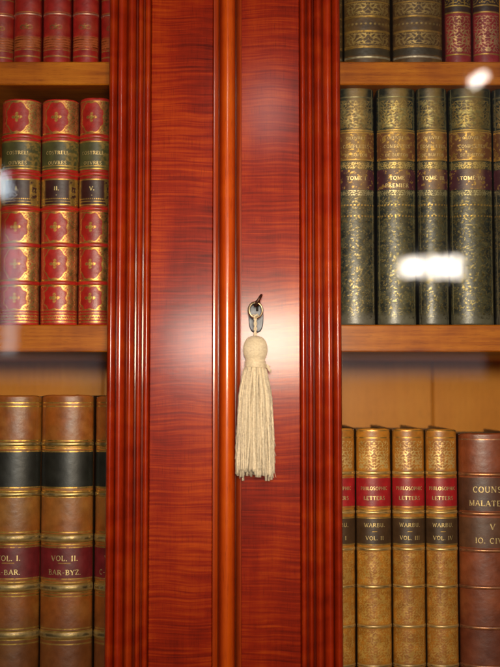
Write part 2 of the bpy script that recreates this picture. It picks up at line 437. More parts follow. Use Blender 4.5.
def text_width(s, sp=.1): return sum(G[c][0]+sp for c in s)-sp
def lettering(lines, surf, name, mat, parent, bold=1.0):
    """lines: (text, centre a, baseline z, cap height, max width); surf maps (a, z) to a point on the spine"""
    V = []; Fc = []
    def quad(p, q, w, tr):
        dx, dy = q[0]-p[0], q[1]-p[1]; l = math.hypot(dx, dy) or 1e-6
        nx, ny = -dy/l*w/2, dx/l*w/2
        m = max(1, int(l/.35)); n = len(V)
        for i in range(m+1):
            f = i/m
            for s in (1, -1):
                V.append(tr(p[0]+dx*f+nx*s, p[1]+dy*f+ny*s))
        for i in range(m): Fc.append((n+2*i, n+2*i+1, n+2*i+3, n+2*i+2))
    for (txt, ca, zb, hgt, maxw) in lines:
        sp = .12
        w = text_width(txt, sp)*hgt; xs_ = 1.0
        if maxw and w > maxw: xs_ = maxw/w
        a = ca-w*xs_/2
        for ch in txt:
            gw, strokes, serifs = G[ch]
            jit = random.uniform(-.03, .03)*hgt
            tr = lambda x, y, a=a, zb=zb+jit: surf(a+x*hgt*xs_, zb+y*hgt)
            for pts, wd in strokes:
                for p, q in zip(pts[:-1], pts[1:]): quad(p, q, wd*bold, tr)
            for (sx, sy) in serifs:
                yy = .035 if sy == 0 else .965
                quad((sx-.13, yy), (sx+.13, yy), .07*bold, tr)
            a += (gw+sp)*hgt*xs_
    return mesh_obj(name, V, Fc, mat, parent, False)

# ------------------------------------------------------------------ painting helpers
def lerp(a, b, t): return a+(b-a)*t
def vnoise(A, Z, s, seed):
    r = np.random.default_rng(seed); T = r.random((64, 64))
    x = A/s+100.3; y = Z/s+57.7
    xi = np.floor(x).astype(int); yi = np.floor(y).astype(int); fx = x-xi; fy = y-yi
    fx = fx*fx*(3-2*fx); fy = fy*fy*(3-2*fy)
    g = lambda i, j: T[i % 64, j % 64]
    return lerp(lerp(g(xi, yi), g(xi+1, yi), fx), lerp(g(xi, yi+1), g(xi+1, yi+1), fx), fy)
def fbm(A, Z, s, seed): return .5*vnoise(A, Z, s, seed)+.3*vnoise(A, Z, s/2.1, seed+1)+.2*vnoise(A, Z, s/4.3, seed+2)
def sst(x, a, b):
    t = np.clip((x-a)/(b-a), 0, 1); return t*t*(3-2*t)
class Paint:
    """colour, gold and relief over (A, Z) in millimetres"""
    def __init__(s, A, Z, base, seed=1, mott=.35, ms=7):
        s.A, s.Z, s.seed = A, Z, seed
        n = fbm(A, Z, ms, seed)
        s.c = np.ones(A.shape+(3,))*np.array(base)*(1+mott*(n[..., None]-.5)*2)
        s.g = np.zeros(A.shape); s.h = np.zeros(A.shape)
    def tint(s, m, col):
        s.c = s.c*(1-m[..., None])+np.array(col)*m[..., None]
    GOLD = (.66, .39, .09)
    def gold(s, m, col=None, wear=.35, relief=.05, metal=1.0):
        w = fbm(s.A, s.Z, 3.5, s.seed+9); m = m*(1-wear*sst(w, .45, .7))
        s.c = s.c*(1-m[..., None])+np.array(col or s.GOLD)*m[..., None]
        s.g = np.clip(s.g*(1-m)+m*metal, 0, 1); s.h = s.h-relief*m
    def flat(s, m, col):
        s.tint(np.clip(m, 0, 1), col)
    def hline(s, z, w, **k): s.gold(1-sst(np.abs(s.Z-z), w*.5, w*.5+.35), **k)
    def fleuron(s, ca, cz, r, **k):
        x = (s.A-ca)/r; y = (s.Z-cz)/r; rho = np.hypot(x, y); th = np.arctan2(y, x)
        petal = .40+.60*np.abs(np.cos(2*th))**1.6
        m = (1-sst(rho-petal, -.06, .06))*(1-.8*(1-sst(np.abs(rho-.52), .05, .12)))
        s.gold(m, **k)
    def arabesque(s, z0, z1, per=6.0, wid=.34, amax=99, **k):
        x = np.abs(s.A)/per*2*math.pi; y = (s.Z-(z0+z1)/2)/per*2*math.pi
        f = np.sin(x+1.6*np.sin(y*.9+.6))+np.sin(y*1.1+1.7*np.sin(x*.8))
        m = 1-sst(np.abs(f), wid*.6, wid*1.4)
        f2 = np.cos(x*1.7)*np.cos(y*1.6)
        m = np.maximum(m, sst(f2, .8, .93))
        m = m*sst(s.Z, z0, z0+.6)*(1-sst(s.Z, z1-.6, z1))*(1-sst(np.abs(s.A), amax-.6, amax))
        s.gold(m, **k)
    def leaf_row(s, zc, h, per=5.0, **k):
        """a row of mirrored leaf scrolls"""
        x = np.abs(s.A)/per; fx = (x % 1)-.5; y = (s.Z-zc)/h
        m1 = 1-sst(np.abs(y-.75*np.sin(x*2*math.pi))*h, .3, .75)
        m2 = 1-sst(np.hypot(fx*per, (y-.35*np.sign(np.sin(x*2*math.pi)))*h), .55, 1.0)
        s.gold(np.maximum(m1, m2)*(1-sst(np.abs(y), .9, 1.1)), **k)
    def dots(s, zc, per, r, **k):
        fx = ((s.A/per) % 1-.5)*per
        s.gold(1-sst(np.hypot(fx, s.Z-zc), r, r+.35), **k)
    def speck(s, z0, z1, sc_=3.0, th=.6, **k):
        n = fbm(s.A, s.Z, sc_, s.seed+31)
        s.gold(sst(n, th, th+.08)*sst(s.Z, z0, z0+1)*(1-sst(s.Z, z1-1, z1)), **k)
    def sprigs(s, z0, z1, pa, pz, r, **k):
        row = np.floor((s.Z-z0)/pz); x = (((s.A/pa)+.5*(row % 2)) % 1-.5)*pa; y = ((s.Z-z0)/pz % 1-.5)*pz
        rho = np.hypot(x, y)/r; th = np.arctan2(y, x)
        m = 1-sst(rho-(.35+.65*np.abs(np.cos(2*th))), -.15, .15)
        s.gold(m*sst(s.Z, z0, z0+1)*(1-sst(s.Z, z1-1, z1)), **k)
    def rgba(s): return np.concatenate([np.clip(s.c, 0.002, 1), s.g[..., None]], -1)

TA = math.radians(74)
class Spine:
    """rounded spine in millimetres; local x across, y towards the back, z up from the shelf"""
    def __init__(s, w, h, b):
        s.w, s.h, s.b = w, h, b
        t = np.linspace(-1, 1, 400); x, y = s.xy(t); s.L = float(np.sum(np.hypot(np.diff(x), np.diff(y))))
    def xy(s, t):
        return s.w/2*np.sin(TA*t)/math.sin(TA), -s.b*(np.cos(TA*t)-math.cos(TA))/(1-math.cos(TA))
    def at(s, A, Z, off=0.0):
        t = np.asarray(A)/(s.L/2); x, y = s.xy(t); e = 1e-3
        x2, y2 = s.xy(t+e); dx, dy = (x2-x)/e, (y2-y)/e; l = np.hypot(dx, dy); nx, ny = dy/l, -dx/l
        return x+nx*off, y+ny*off, Z+0*x
    def surf(s, off, scale=.001):
        def f(a, z):
            x, y, zz = s.at(a, z, off); return (float(x)*scale, float(y)*scale, float(zz)*scale)
        return f

def make_book(name, u0, u1, vtop, zsh, style, label, group, lines1=None, lines2=None, seed=1, lean=0.0, yoff=0.0, depth=150, cat='book', mid_shift=0):
    """u0, u1: the spine's edges and vtop its top as measured on the photo at the spine plane"""
    w = (bx(u1)-bx(u0))*1000-.6; h = (bz(vtop)-zsh)*1000
    st = STY[style]
    b = w*st.get('bulge', .22)
    cx = (bx(u0)+bx(u1))/2
    r0 = random.Random(seed*13+1); yoff += r0.uniform(0, .0022); lean += math.radians(r0.uniform(-.12, .12))
    t = empty('book', (cx, BY+b/1000+yoff, zsh+.0003), label, cat, group)
    t.rotation_euler = (0, lean, 0)
    sp = Spine(w, h, b)
    Zof = lambda v: (bz(v)-zsh)*1000
    na = max(24, int(sp.L/.62)); nz = int(h/.62)
    A, Z = np.meshgrid(np.linspace(-sp.L/2, sp.L/2, na), np.linspace(0, h, nz))
    pt = Paint(A, Z, st['base'], seed, st.get('mott', .35), st.get('ms', 7))
    st['paint'](pt, Zof, sp)
    rr_ = random.Random(seed*7); tone = np.array([rr_.uniform(.84, 1.12)]*3)*np.array([1, rr_.uniform(.92, 1.08), rr_.uniform(.9, 1.1)])
    pt.c *= tone
    # handling wear at the caps
    wear = np.maximum(sst(Z, h-5, h), 1-sst(Z, 0, 4))*fbm(A, Z, 4, seed+4)
    pt.tint(np.clip(wear*.7, 0, 1)*(1-pt.g), tuple(min(1, x*1.5+.02) for x in st['base']))
    jo = sst(np.abs(A), sp.L/2-3.2, sp.L/2-.5); pt.c *= (1-.45*jo[..., None])  # darker along both long edges of the spine
    r = 2.2
    top = np.clip(Z-(h-r), 0, r); bot = np.clip(r-Z, 0, r)
    off = -(r-np.sqrt(np.maximum(r*r-top*top, 0)))*.8-(r-np.sqrt(np.maximum(r*r-bot*bot, 0)))*.6
    off = off+pt.h+.25*(fbm(A, Z, 16, seed+5)-.5)+.12*(fbm(A, Z, 2.5, seed+6)-.5)
    X, Y, ZZ = sp.at(A, Z, off)
    q = np.abs(A)/(sp.L/2)
    ZZ = ZZ-(q**5)*(sst(Z, h*.97, h))*1.8+(fbm(A, Z*0, 6, seed+7)-.5)*.9*sst(Z, h*.97, h)
    mat = st.get('mat', M_leather)
    spine = grid_obj('spine', X/1000, Y/1000, ZZ/1000, mat, t, pt.rgba())
    # boards with turned edges, and the block of leaves
    bc = st.get('board', st['base'])
    for sgn in (-1, 1):
        mb = MB(); th = 2.6
        xa = sgn*(w/2-.1); xb = xa-sgn*th
        mb.box(min(xa, xb)/1000, max(xa, xb)/1000, .0004, depth/1000, .0003, (h-1.0)/1000, .0006)
        n = len(mb.V)
        mesh_obj('cover', mb.V, mb.F, mat, t, False, col=[(*bc, 0)]*n)
    mb = MB(); mb.box(-(w/2-2.9)/1000, (w/2-2.9)/1000, .0012, (depth-4)/1000, .003, (h-4.5)/1000)
    mb.build('page_block', M_page, t)
    # raised bands
    for (v, bw, bh) in st.get('bands', []):
        zc = Zof(v)
        if zc < 3: continue
        Ab, Zb = np.meshgrid(np.linspace(-sp.L/2*.985, sp.L/2*.985, na), np.linspace(zc-bw/2, zc+bw/2, 11))
        pb = Paint(Ab, Zb, st.get('bandcol', st['base']), seed+20, .3)
        st.get('bandpaint', lambda p, z, w: None)(pb, zc, bw)
        prof_ = np.sqrt(np.clip(1-((Zb-zc)/(bw/2))**2, 0, 1))*bh*(1-.35*(np.abs(Ab)/(sp.L/2))**3)
        X, Y, ZZ = sp.at(Ab, Zb, prof_-.2)
        grid_obj('raised_band', X/1000, Y/1000, ZZ/1000, mat, t, pb.rgba())
    # title labels
    for i, (lb, lines) in enumerate(zip(st.get('labels', []), (lines1, lines2))):
        z1, z0 = Zof(lb['v0']), Zof(lb['v1'])
        Al, Zl = np.meshgrid(np.linspace(-sp.L/2*.97, sp.L/2*.97, na), np.linspace(z0, z1, max(8, int((z1-z0)/.6))))
        pl = Paint(Al, Zl, lb['col'], seed+40+i, .25)
        lb.get('paint', label_rules)(pl, z0, z1)
        wv = .15*(fbm(Al, Zl, 10, seed+3)-.5)
        X, Y, ZZ = sp.at(Al, Zl, .35+wv+pl.h*.5)
        lo = grid_obj('title_label', X/1000, Y/1000, ZZ/1000, M_leather_g, t, pl.rgba())
        if lines:
            ls = [(tx, mid_shift, Zof(vb), hc, min(mw, sp.L*.86) if mw else sp.L*.8) for tx, vb, hc, mw in lines]
            lettering(ls, sp.surf(.55), 'lettering', lb.get('ink', M_gold), lo, lb.get('bold', 1.15))
    return t
def label_rules(p, z0, z1):
    p.hline(z0+1.2, .4, wear=.5); p.hline(z1-1.2, .4, wear=.5)

# ------------------------------------------------------------------ binding styles (all v values read off the photo)
STY = {}
# scarlet books on the upper left shelf
def pa(p, Zf, sp):
    p.tint(sst(vnoise(p.A, p.Z, 12, 5), .3, .9)*.5, (.42, .06, .02))
    p.hline(Zf(12.5), 1.3); p.hline(Zf(15), .6)
    p.hline(Zf(-2), .6)
    z = Zf(27); x = np.abs(p.A); 
    p.gold((1-sst(np.abs(np.hypot(x-3.2, (p.Z-z)*1.1)-2.3), .3, .8)), wear=.5, col=(.35, .16, .05))
    p.fleuron(0, z+1, 3.0, col=(.4, .2, .06))
    for v in (37, 39.5, 42, 44.5, 47, 49.5): p.hline(Zf(v), .5, wear=.75, col=(.75, .4, .1))
    p.hline(Zf(56), .8)
    p.tint(1-sst(np.abs(p.Z-Zf(42)), 5, 8), (.42, .09, .02))
STY['scarlet'] = dict(base=(.34, .012, .007), paint=pa, mott=.3, mat=M_leather_g, bulge=.26,
    bands=[(13.8, 4, 1.0)], bandcol=(.36, .03, .02), bandpaint=lambda p, z, w: p.hline(z, .9, col=(.75, .45, .3)))
# red and gold set, middle left
def pa(p, Zf, sp):
    for (v0, v1) in ((101, 133), (212, 242), (248, 280), (286, 310)):
        z1, z0 = Zf(v0), Zf(v1); zc = (z0+z1)/2; hh = (z1-z0)/2
        inside = sst(p.Z, z0-.5, z0+.5)*(1-sst(p.Z, z1-.5, z1+.5))
        x = np.abs(p.A+2.6); y = np.abs(p.Z-zc)
        octo = np.maximum(np.maximum(x/11.5, y/(hh*.96)), (x+y)/(11.5+hh*.5))
        lob = octo+.05*np.cos(8*np.arctan2(p.Z-zc, p.A+2.6))
        gm = sst(lob, .96, 1.04)*inside*(.12+.88*sst(p.A, -3, 7))  # gilt faded on the left to imitate its dark reflection
        n = fbm(p.A, p.Z, 2.6, p.seed+2)
        lace = np.sin(x*1.55+1.2*np.sin(y*.8))*np.sin(y*1.4+1.1*np.sin(x*.9))
        p.gold(gm*sst(lace+n*.8+.25*sst(p.A, -6, 12), .25, .5), wear=.35, col=(.60, .38, .12))
        p.gold(gm*(1-sst(lace+n*.8, .02, .3))*.45, wear=.2, col=(.5, .22, .07))
        p.gold((1-sst(np.abs(lob-1.0), .02, .05))*inside, wear=.3)
        p.fleuron(-2.6, zc, 5.2, wear=.3)
        p.fleuron(-2.6, zc, 2.6, wear=.2)
        p.hline(z0, .7); p.hline(z1, .7)
    for v in (313, 316, 319, 322): p.hline(Zf(v), .7, wear=.5)
    p.leaf_row(Zf(317.5), 3.0, 4.5, wear=.3)
STY['red_gilt'] = dict(base=(.44, .014, .008), board=(.2, .01, .01), paint=pa, mott=.25, mat=M_leather_g, bulge=.27,
    bands=[(136, 5, 1.5), (173.5, 5, 1.5), (208.5, 5, 1.5), (245, 5, 1.5), (283, 5, 1.5)], bandcol=(.50, .016, .008),
    bandpaint=lambda p, z, w: (p.hline(z-w*.5, .8), p.hline(z+w*.5, .8)),
    labels=[dict(v0=140.5, v1=169.5, col=(.075, .07, .02), ink=M_gold_dim,
                 paint=lambda p, z0, z1: (p.gold(.45*sst(fbm(p.A, p.Z, 3, 5), .35, .6)*sst(p.A, 2, 11), wear=.4), p.hline(z0+1, .8), p.hline(z1-1, .8), p.hline(z0+4, .4, wear=.6))),  # label gold painted towards the right, as if catching the light there
            dict(v0=178.5, v1=205.5, col=(.045, .010, .008), bold=1.4,
                 paint=lambda p, z0, z1: (p.gold(.9*sst(p.A, 9.5, 12)*sst(fbm(p.A, p.Z, 3, 6), .3, .5)), p.gold(.6*sst(-p.A, 13, 16)), p.hline(z0+1, .9), p.hline(z1-1, .6), p.dots(z0+7.0, 1.9, .45), p.hline(z0+4.4, .4, wear=.6)))])
# brown calf encyclopaedia volumes, lower left
def pa(p, Zf, sp):
    n = fbm(p.A, p.Z, 22, p.seed+12)
    p.tint(sst(n, .35, .7)*.7, (.38, .13, .02))
    p.tint((1-sst(p.Z, Zf(640), Zf(600)))*.55, (.10, .035, .012))  # lower end painted darker for the light falling off downwards
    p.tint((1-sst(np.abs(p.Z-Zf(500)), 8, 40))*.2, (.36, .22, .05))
    for v in (403, 406.5, 441, 447, 449, 492, 497.5, 533, 545, 583, 594, 597, 630, 641, 645): p.hline(Zf(v), .8, wear=.5)
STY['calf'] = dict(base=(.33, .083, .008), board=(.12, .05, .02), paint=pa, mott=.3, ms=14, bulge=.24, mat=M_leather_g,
    bands=[(444.5, 5, 1.3), (495, 5, 1.3), (539, 9, 1.7), (588.5, 9, 1.7), (636, 9, 1.7), (683, 5, 1.3)], bandcol=(.25, .14, .04),
    bandpaint=lambda p, z, w: (p.hline(z, w*.35, wear=.6, col=(.5, .36, .15)), p.hline(z-w*.36, .7), p.hline(z+w*.36, .7)),
    labels=[dict(v0=451, v1=489, col=(.014, .014, .010), paint=lambda p, z0, z1: (p.hline(z0+1, .7, wear=.6), p.hline(z1-1, .7, wear=.6))),
            dict(v0=547, v1=580.5, col=(.17, .010, .012), bold=1.0,
                 paint=lambda p, z0, z1: (p.hline(z0+1, .5, wear=.7), p.hline(z1-1, .5, wear=.7), p.gold((1-sst(np.abs(p.Z-(z0+z1)/2), .15, .5))*(1-sst(np.abs(p.A), 5, 6)), wear=.2)))])
# bronze-olive volumes, upper right
def pa(p, Zf, sp):
    p.tint(sst(fbm(p.A, p.Z, 10, p.seed+3), .4, .7)*.5, (.17, .09, .018))
    for z in (Zf(8), Zf(38)):
        p.arabesque(z-6.5, z+6.5, 9.0, .42, amax=sp.L/2-5, wear=.4, col=(.56, .38, .13)); p.hline(z-7.6, .5, wear=.5); p.hline(z+7.6, .5, wear=.5)
    p.dots(Zf(23), 4.2, .9, wear=.4, col=(.5, .34, .12))
    p.arabesque(Zf(0), Zf(-40), 8, .3, wear=.45, col=(.5, .36, .14))
    p.hline(Zf(16), .6, wear=.5); p.hline(Zf(30), .6, wear=.5); p.hline(Zf(46.5), .7, wear=.5)
    p.tint(1-sst(np.abs(p.Z-Zf(51)), 3, 4), (.05, .035, .015))
    p.hline(Zf(56.5), 1.2, wear=.3, col=(.7, .6, .4))
STY['bronze'] = dict(base=(.085, .040, .009), paint=pa, mott=.4, bulge=.2, mat=M_leather_g)
# narrow red books, upper right
def pa(p, Zf, sp):
    p.tint(sst(p.Z, Zf(13), Zf(10)), (.035, .014, .010))
    p.arabesque(Zf(52), Zf(15), 7.5, .42, amax=sp.L/2-3, wear=.3, col=(.75, .45, .22))
    p.hline(Zf(12), .8); p.hline(Zf(54), .8, wear=.5); p.hline(Zf(5), .5)
    p.arabesque(Zf(4), Zf(-50), 8, .3, wear=.3)
STY['crimson'] = dict(base=(.26, .018, .022), paint=pa, mott=.3, bulge=.24, mat=M_leather_g)
# dark green gilt French set, middle right
def pa(p, Zf, sp):
    p.tint(sst(fbm(p.A, p.Z, 6, p.seed+3), .42, .62)*.6, (.075, .068, .03))
    mid_tint = (1-sst(np.abs(p.A-1), 2, sp.L*.29))  # yellow-brown tint along the middle of the spine
    p.tint(mid_tint*.62*sst(p.Z, Zf(240), Zf(150)), (.36, .21, .04))
    p.tint(mid_tint*.30*(1-sst(p.Z, Zf(240), Zf(150))), (.17, .14, .05))
    p.hline(Zf(97), .8, wear=.3, col=(.30, .26, .12)); p.hline(Zf(130), .7, wear=.4)
    p.arabesque(Zf(128), Zf(100), 7.0, .5, amax=sp.L/2-6, wear=.35, col=(.48, .32, .10))
    p.speck(Zf(128), Zf(100), 3, .56, wear=.3, col=(.36, .28, .11))
    p.arabesque(Zf(169), Zf(162), 4.6, .55, wear=.25, col=(.62, .42, .14)); p.arabesque(Zf(196), Zf(190), 4.6, .55, wear=.3, col=(.5, .4, .2))
    p.sprigs(Zf(318), Zf(197), 6.0, 7.0, 1.3, wear=.8, col=(.16, .12, .045))
    p.speck(Zf(320), Zf(196), 1.4, .60, wear=.5, col=(.28, .21, .08))
    p.dots(Zf(205), 3.2, .7, wear=.3); p.dots(Zf(216), 3.2, .6, wear=.3)
    side = 1-sst(np.abs(np.abs(p.A)-(sp.L/2-4.2)), .2, .55)
    p.gold(side*.8, wear=.4, col=(.45, .38, .2))
    p.tint(1-sst(p.Z, Zf(318), Zf(310)), (.10, .09, .06))
STY['green_gilt'] = dict(base=(.012, .015, .010), board=(.02, .022, .018), paint=pa, mott=.4, bulge=.2, mat=M_leather_g,
    labels=[dict(v0=131.5, v1=160.5, col=(.13, .045, .012), ink=M_gold_dim, bold=1.0,
                 paint=lambda p, z0, z1: (p.tint(1-sst(np.abs(p.A), 4, 13), (.34, .18, .035)), p.speck(z0, z1, 2.5, .6, wear=.5), p.hline(z0+.8, .6, wear=.3), p.hline(z1-.8, .6, wear=.3))),
            dict(v0=169.5, v1=189.5, col=(.060, .012, .018), bold=1.2,
                 paint=lambda p, z0, z1: (p.tint((1-sst(np.abs(p.A-1), 4, 12))*.7, (.32, .18, .07)), p.speck(z0, z1, 2.5, .66, wear=.5)))])
# tan mottled calf set, lower right
def pa(p, Zf, sp):
    p.tint(sst(fbm(p.A, p.Z, 5, p.seed+3), .42, .62)*.35, (.36, .13, .014))
    p.hline(Zf(438), .8, wear=.3); p.hline(Zf(431), .5, wear=.3)
    p.arabesque(Zf(470), Zf(441), 6.5, .5, amax=sp.L/2-5, wear=.25, col=(.85, .58, .2), metal=.5)
    for v0, v1 in ((552, 585), (590, 625), (630, 664)):
        p.arabesque(Zf(v1), Zf(v0), 6.0, .34, amax=sp.L/2-4, wear=.4, col=(.74, .42, .09), metal=.25)
        p.speck(Zf(v1), Zf(v0), 3, .58, wear=.5, col=(.7, .38, .07), metal=.25)
    for v in (473, 511, 549, 670): p.hline(Zf(v), .9, wear=.25)
STY['tan'] = dict(base=(.55, .21, .016), board=(.22, .10, .03), paint=pa, mott=.3, bulge=.25, mat=M_leather_g,
    bands=[(473.5, 4, 1.1), (513, 4, 1.1), (550, 4, 1.1), (587.5, 4, 1.1), (627.5, 4, 1.1), (667, 4, 1.1)], bandcol=(.42, .22, .05),
    bandpaint=lambda p, z, w: p.hline(z, 1.0, wear=.3, col=(.75, .5, .2)),
    labels=[dict(v0=477, v1=508.5, col=(.40, .010, .012), bold=1.25,
                 paint=lambda p, z0, z1: (p.hline(z0+1, .5), p.hline(z1-1, .5))),
            dict(v0=517.5, v1=546, col=(.075, .035, .012), ink=M_gold_dim, bold=1.1,
                 paint=lambda p, z0, z1: (p.hline(z0+.8, .5, wear=.4), p.hline(z1-1, .5, wear=.4), p.gold((1-sst(np.abs(p.Z-(z0+z1)/2+.5), .15, .5))*(1-sst(np.abs(p.A), 2, 2.6)), wear=.1)))])
# large chestnut volume, lower right
def pa(p, Zf, sp):
    p.tint(sst(fbm(p.A, p.Z, 18, p.seed+3), .4, .7)*.5, (.30, .085, .02))
    p.hline(Zf(440), .8, wear=.5, col=(.5, .26, .12))
    p.tint((1-sst(p.Z, Zf(650), Zf(600)))*.5, (.09, .018, .008))  # foot of the spine darkened in colour, imitating the fading light
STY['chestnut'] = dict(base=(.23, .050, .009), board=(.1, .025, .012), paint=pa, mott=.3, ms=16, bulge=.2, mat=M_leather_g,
    bands=[(475, 4.5, 1.5), (514.5, 4.5, 1.5), (551.5, 4.5, 1.5), (588.5, 4.5, 1.5), (629, 4.5, 1.5), (668, 4.5, 1.5)], bandcol=(.24, .065, .022),
    bandpaint=lambda p, z, w: p.hline(z, .9, wear=.5, col=(.5, .22, .09)),
    labels=[dict(v0=478.5, v1=511.5, col=(.11, .034, .012), ink=M_gold_dim, bold=1.0, paint=lambda p, z0, z1: None),
            dict(v0=518.5, v1=548.5, col=(.14, .048, .015), ink=M_gold_dim, bold=.9, paint=lambda p, z0, z1: None)])

# ------------------------------------------------------------------ the books
g1 = 'red books on the upper left shelf'
make_book('b', -23, 6.5, -150, Z_TOP, 'scarlet', 'dark red book cut by the left edge of the photo, top left shelf', g1, seed=3, yoff=.004)
make_book('b', 7, 35.5, -150, Z_TOP, 'scarlet', 'scarlet book on the top left shelf, second book from the left edge of the photo', g1, seed=14)
make_book('b', 37, 66, -148, Z_TOP, 'scarlet', 'scarlet book in the middle of the five on the top left shelf', g1, seed=25)
make_book('b', 67.5, 94.5, -152, Z_TOP, 'scarlet', 'bright red book on the top left shelf, beside the one half hidden by the door', g1, seed=36)
make_book('b', 96, 122, -150, Z_TOP, 'scarlet', 'dark red book on the top left shelf, half hidden by the door moulding', g1, seed=47, yoff=.003)
g2 = 'red and gilt set on the middle left shelf'
L2 = lambda a: ([('COSTRELL', 154.5, 3.6, 26), ('OUVRES', 164.5, 3.6, 22)], [(a, 190.5, 4.2, 18), ('-', 196.5, 3.4, 0)])
for (u0, u1, vt, num, lab, sd) in ((-4.5, 36, 98.5, 'I.', 'red book with gold panels numbered I, leftmost of the set on the middle left shelf', 5),
                                   (36.8, 75, 98.5, 'II.', 'red book with gold panels numbered II, between two matching volumes on the middle left shelf', 6),
                                   (75.3, 107.8, 97, 'V.', 'red book with gold panels numbered V, beside the door moulding on the middle left shelf', 7)):
    a, b_ = L2(num)
    make_book('b', u0, u1, vt, Z_MID, 'red_gilt', lab, g2, a, b_, seed=sd, mid_shift=-1.5)
g3 = 'brown calf volumes on the lower left shelf'
make_book('b', -19, 38.8, 395.5, Z_LOW, 'calf', 'brown calf book with red label VOL. I., at the left edge of the lower shelf', g3, None, [('VOL. I.', 561.5, 5.4, 30), ('A-BAR.', 575.5, 5.2, 40)], seed=51)
make_book('b', 40, 92.6, 395, Z_LOW, 'calf', 'brown calf book with red label VOL. II. and black upper label, lower left shelf', g3, None, [('VOL. II.', 561.5, 5.4, 34), ('BAR-BYZ.', 575.5, 5.2, 42)], seed=62)
make_book('b', 94, 146, 396, Z_LOW, 'calf', 'brown calf book mostly hidden behind the door moulding, right of VOL. II.', g3, None, [('VOL. III.', 561.5, 5.4, 47), ('C-CLEMENT.', 575.5, 5.2, 52)], seed=73)
g4 = 'bronze olive volumes on the upper right shelf'
make_book('b', 300, 346, -170, Z_TOP, 'bronze', 'olive brown book of which only a sliver shows beside the door, top right shelf', g4, seed=81, yoff=.004)
make_book('b', 347, 395, -168, Z_TOP, 'bronze', 'broad olive brown gilt book, left of its matching twin on the top right shelf', g4, seed=92)
make_book('b', 397, 448.5, -170, Z_TOP, 'bronze', 'broad olive brown gilt book directly left of the small red books, top right shelf', g4, seed=103)
g5 = 'small red books on the upper right shelf'
make_book('b', 450.5, 478, -120, Z_TOP, 'crimson', 'small red gilt book next to the broad olive brown one, top right shelf', g5, seed=115)
make_book('b', 479, 507, -122, Z_TOP, 'crimson', 'small red gilt book cut by the right edge of the photo, top shelf', g5, seed=126)
g6 = 'dark green gilt set on the middle right shelf'
def L6(t1, t2): return ([('OEUVRES', 139.5, 3.0, 24), ('COMPLETES', 148, 3.4, 27), ('DE BUFFON', 156.5, 3.0, 26)], [(t1, 180.0, 4.0, 24)]+([(t2, 187.5, 4.0, 26)] if t2 else []))
for (u0, u1, vt, t1, t2, lab, sd) in (
        (339, 377, 86.3, 'TOME I', None, 'dark green gilt book against the door moulding on the middle right shelf', 131),
        (379, 418.5, 86.8, 'TOME', 'PREMIER', 'dark green gilt book second from the door moulding on the middle right shelf', 142),
        (420.5, 451.5, 86.6, 'TOME III', None, 'narrow dark green gilt book, third of its set from the door, middle right shelf', 153),
        (453.5, 497.5, 86.3, 'TOME IV.', None, 'widest dark green gilt book, with a yellowish spine, on the middle right shelf', 164),
        (498.8, 538, 87.0, 'TOME V', None, 'dark green book of which a thin strip shows at the right edge, middle shelf', 175)):
    a, b_ = L6(t1, t2)
    make_book('b', u0, u1, vt, Z_MID, 'green_gilt', lab, g6, a, b_, seed=sd)
g7 = 'tan calf set with red labels on the lower right shelf'
for (u0, u1, vt, vol, lab, sd) in ((320, 355, 428.5, 'VOL. I', 'tan calf book half hidden behind the door moulding, lower right shelf', 181),
                                   (356.5, 391.3, 428.8, 'VOL. II', 'tan calf book with red label, second from the door on the lower right shelf', 192),
                                   (392.3, 425, 429, 'VOL. III', 'tan calf book with red label, third from the door, lower right shelf', 203),
                                   (426, 457.6, 429.5, 'VOL. IV', 'tan calf book with red label, right beside the large chestnut volume', 214)):
    make_book('b', u0, u1, vt, Z_LOW, 'tan', lab, g7, [('PHILOSOPHIC', 490.5, 3.5, 26), ('LETTERS', 500.5, 3.9, 20)], [('WARBU.', 527.5, 4.0, 22), (vol, 540.5, 4.0, 24)], seed=sd)
make_book('b', 459.5, 522, 433.5, Z_LOW, 'chestnut', 'large smooth chestnut leather book with dark title panels, right edge of the lower shelf', None,
          [('COUNSEL', 493, 6.0, 48), ('MALATESTA', 506.5, 5.6, 52)], [('V', 530, 6.0, 20), ('IO. CIVIL', 544, 5.6, 40)], seed=225)

# ------------------------------------------------------------------ key with its ring
kx, kz = P(257.5, 303.5)
kroot = (kx, -.0016, kz)
key = empty('key', kroot, 'small dark iron key in the lock of the right door, with pale metal ring', 'key')
mb = MB()
mb.tube([(kx, .0, kz), (kx, -.012, kz)], .0021, 14)
mb.tube([(kx, -.0035, kz), (kx, -.0050, kz)], .0031, 14)
mb.build('shank', M_iron, key, True, kroot)
mb = MB()
d = np.array((.50, 0, .866))
mb.torus((kx+.0006, -.0165, kz+.0015), (0, 1, 0), d, .0048, .0062, .0013, 28, 8)
mb.build('bow', M_iron, key, True, kroot)
mb = MB()
rx_, rz_ = P(255.5, 310, -.017)
mb.torus((rx_, -.0165, rz_), (.98, .2, 0), (0, .05, 1), .0070, .0078, .00095, 36, 8)
mb.torus((rx_+.0003, -.0185, rz_-.0003), (.98, .16, 0), (0, .05, 1), .0066, .0074, .0008, 36, 8)
mb.build('ring', M_brass, key, True, kroot)

# ------------------------------------------------------------------ tassel
TY = -.0205
def tp(u, v): return P(u, v, TY)
tx, tz_top = tp(255.3, 337)
_, tz_neck = tp(255, 363)
_, tz_bot = tp(255, 474)
troot = (tx, TY, tz_bot)
tas = empty('tassel', troot, 'cream silk tassel hanging from the ring of the key on the right door', 'tassel')
cream = np.array((.82, .70, .50))
def silk(name, mb, parent, colf=None):
    V = [(x-troot[0], y-troot[1], z-troot[2]) for x, y, z in mb.V]
    n = len(V)
    c = np.ones((n, 4)); c[:, :3] = cream*(colf[:, None] if colf is not None else 1.0)
    return mesh_obj(name, V, mb.F, M_silk, parent, True, col=np.clip(c, 0, 1))
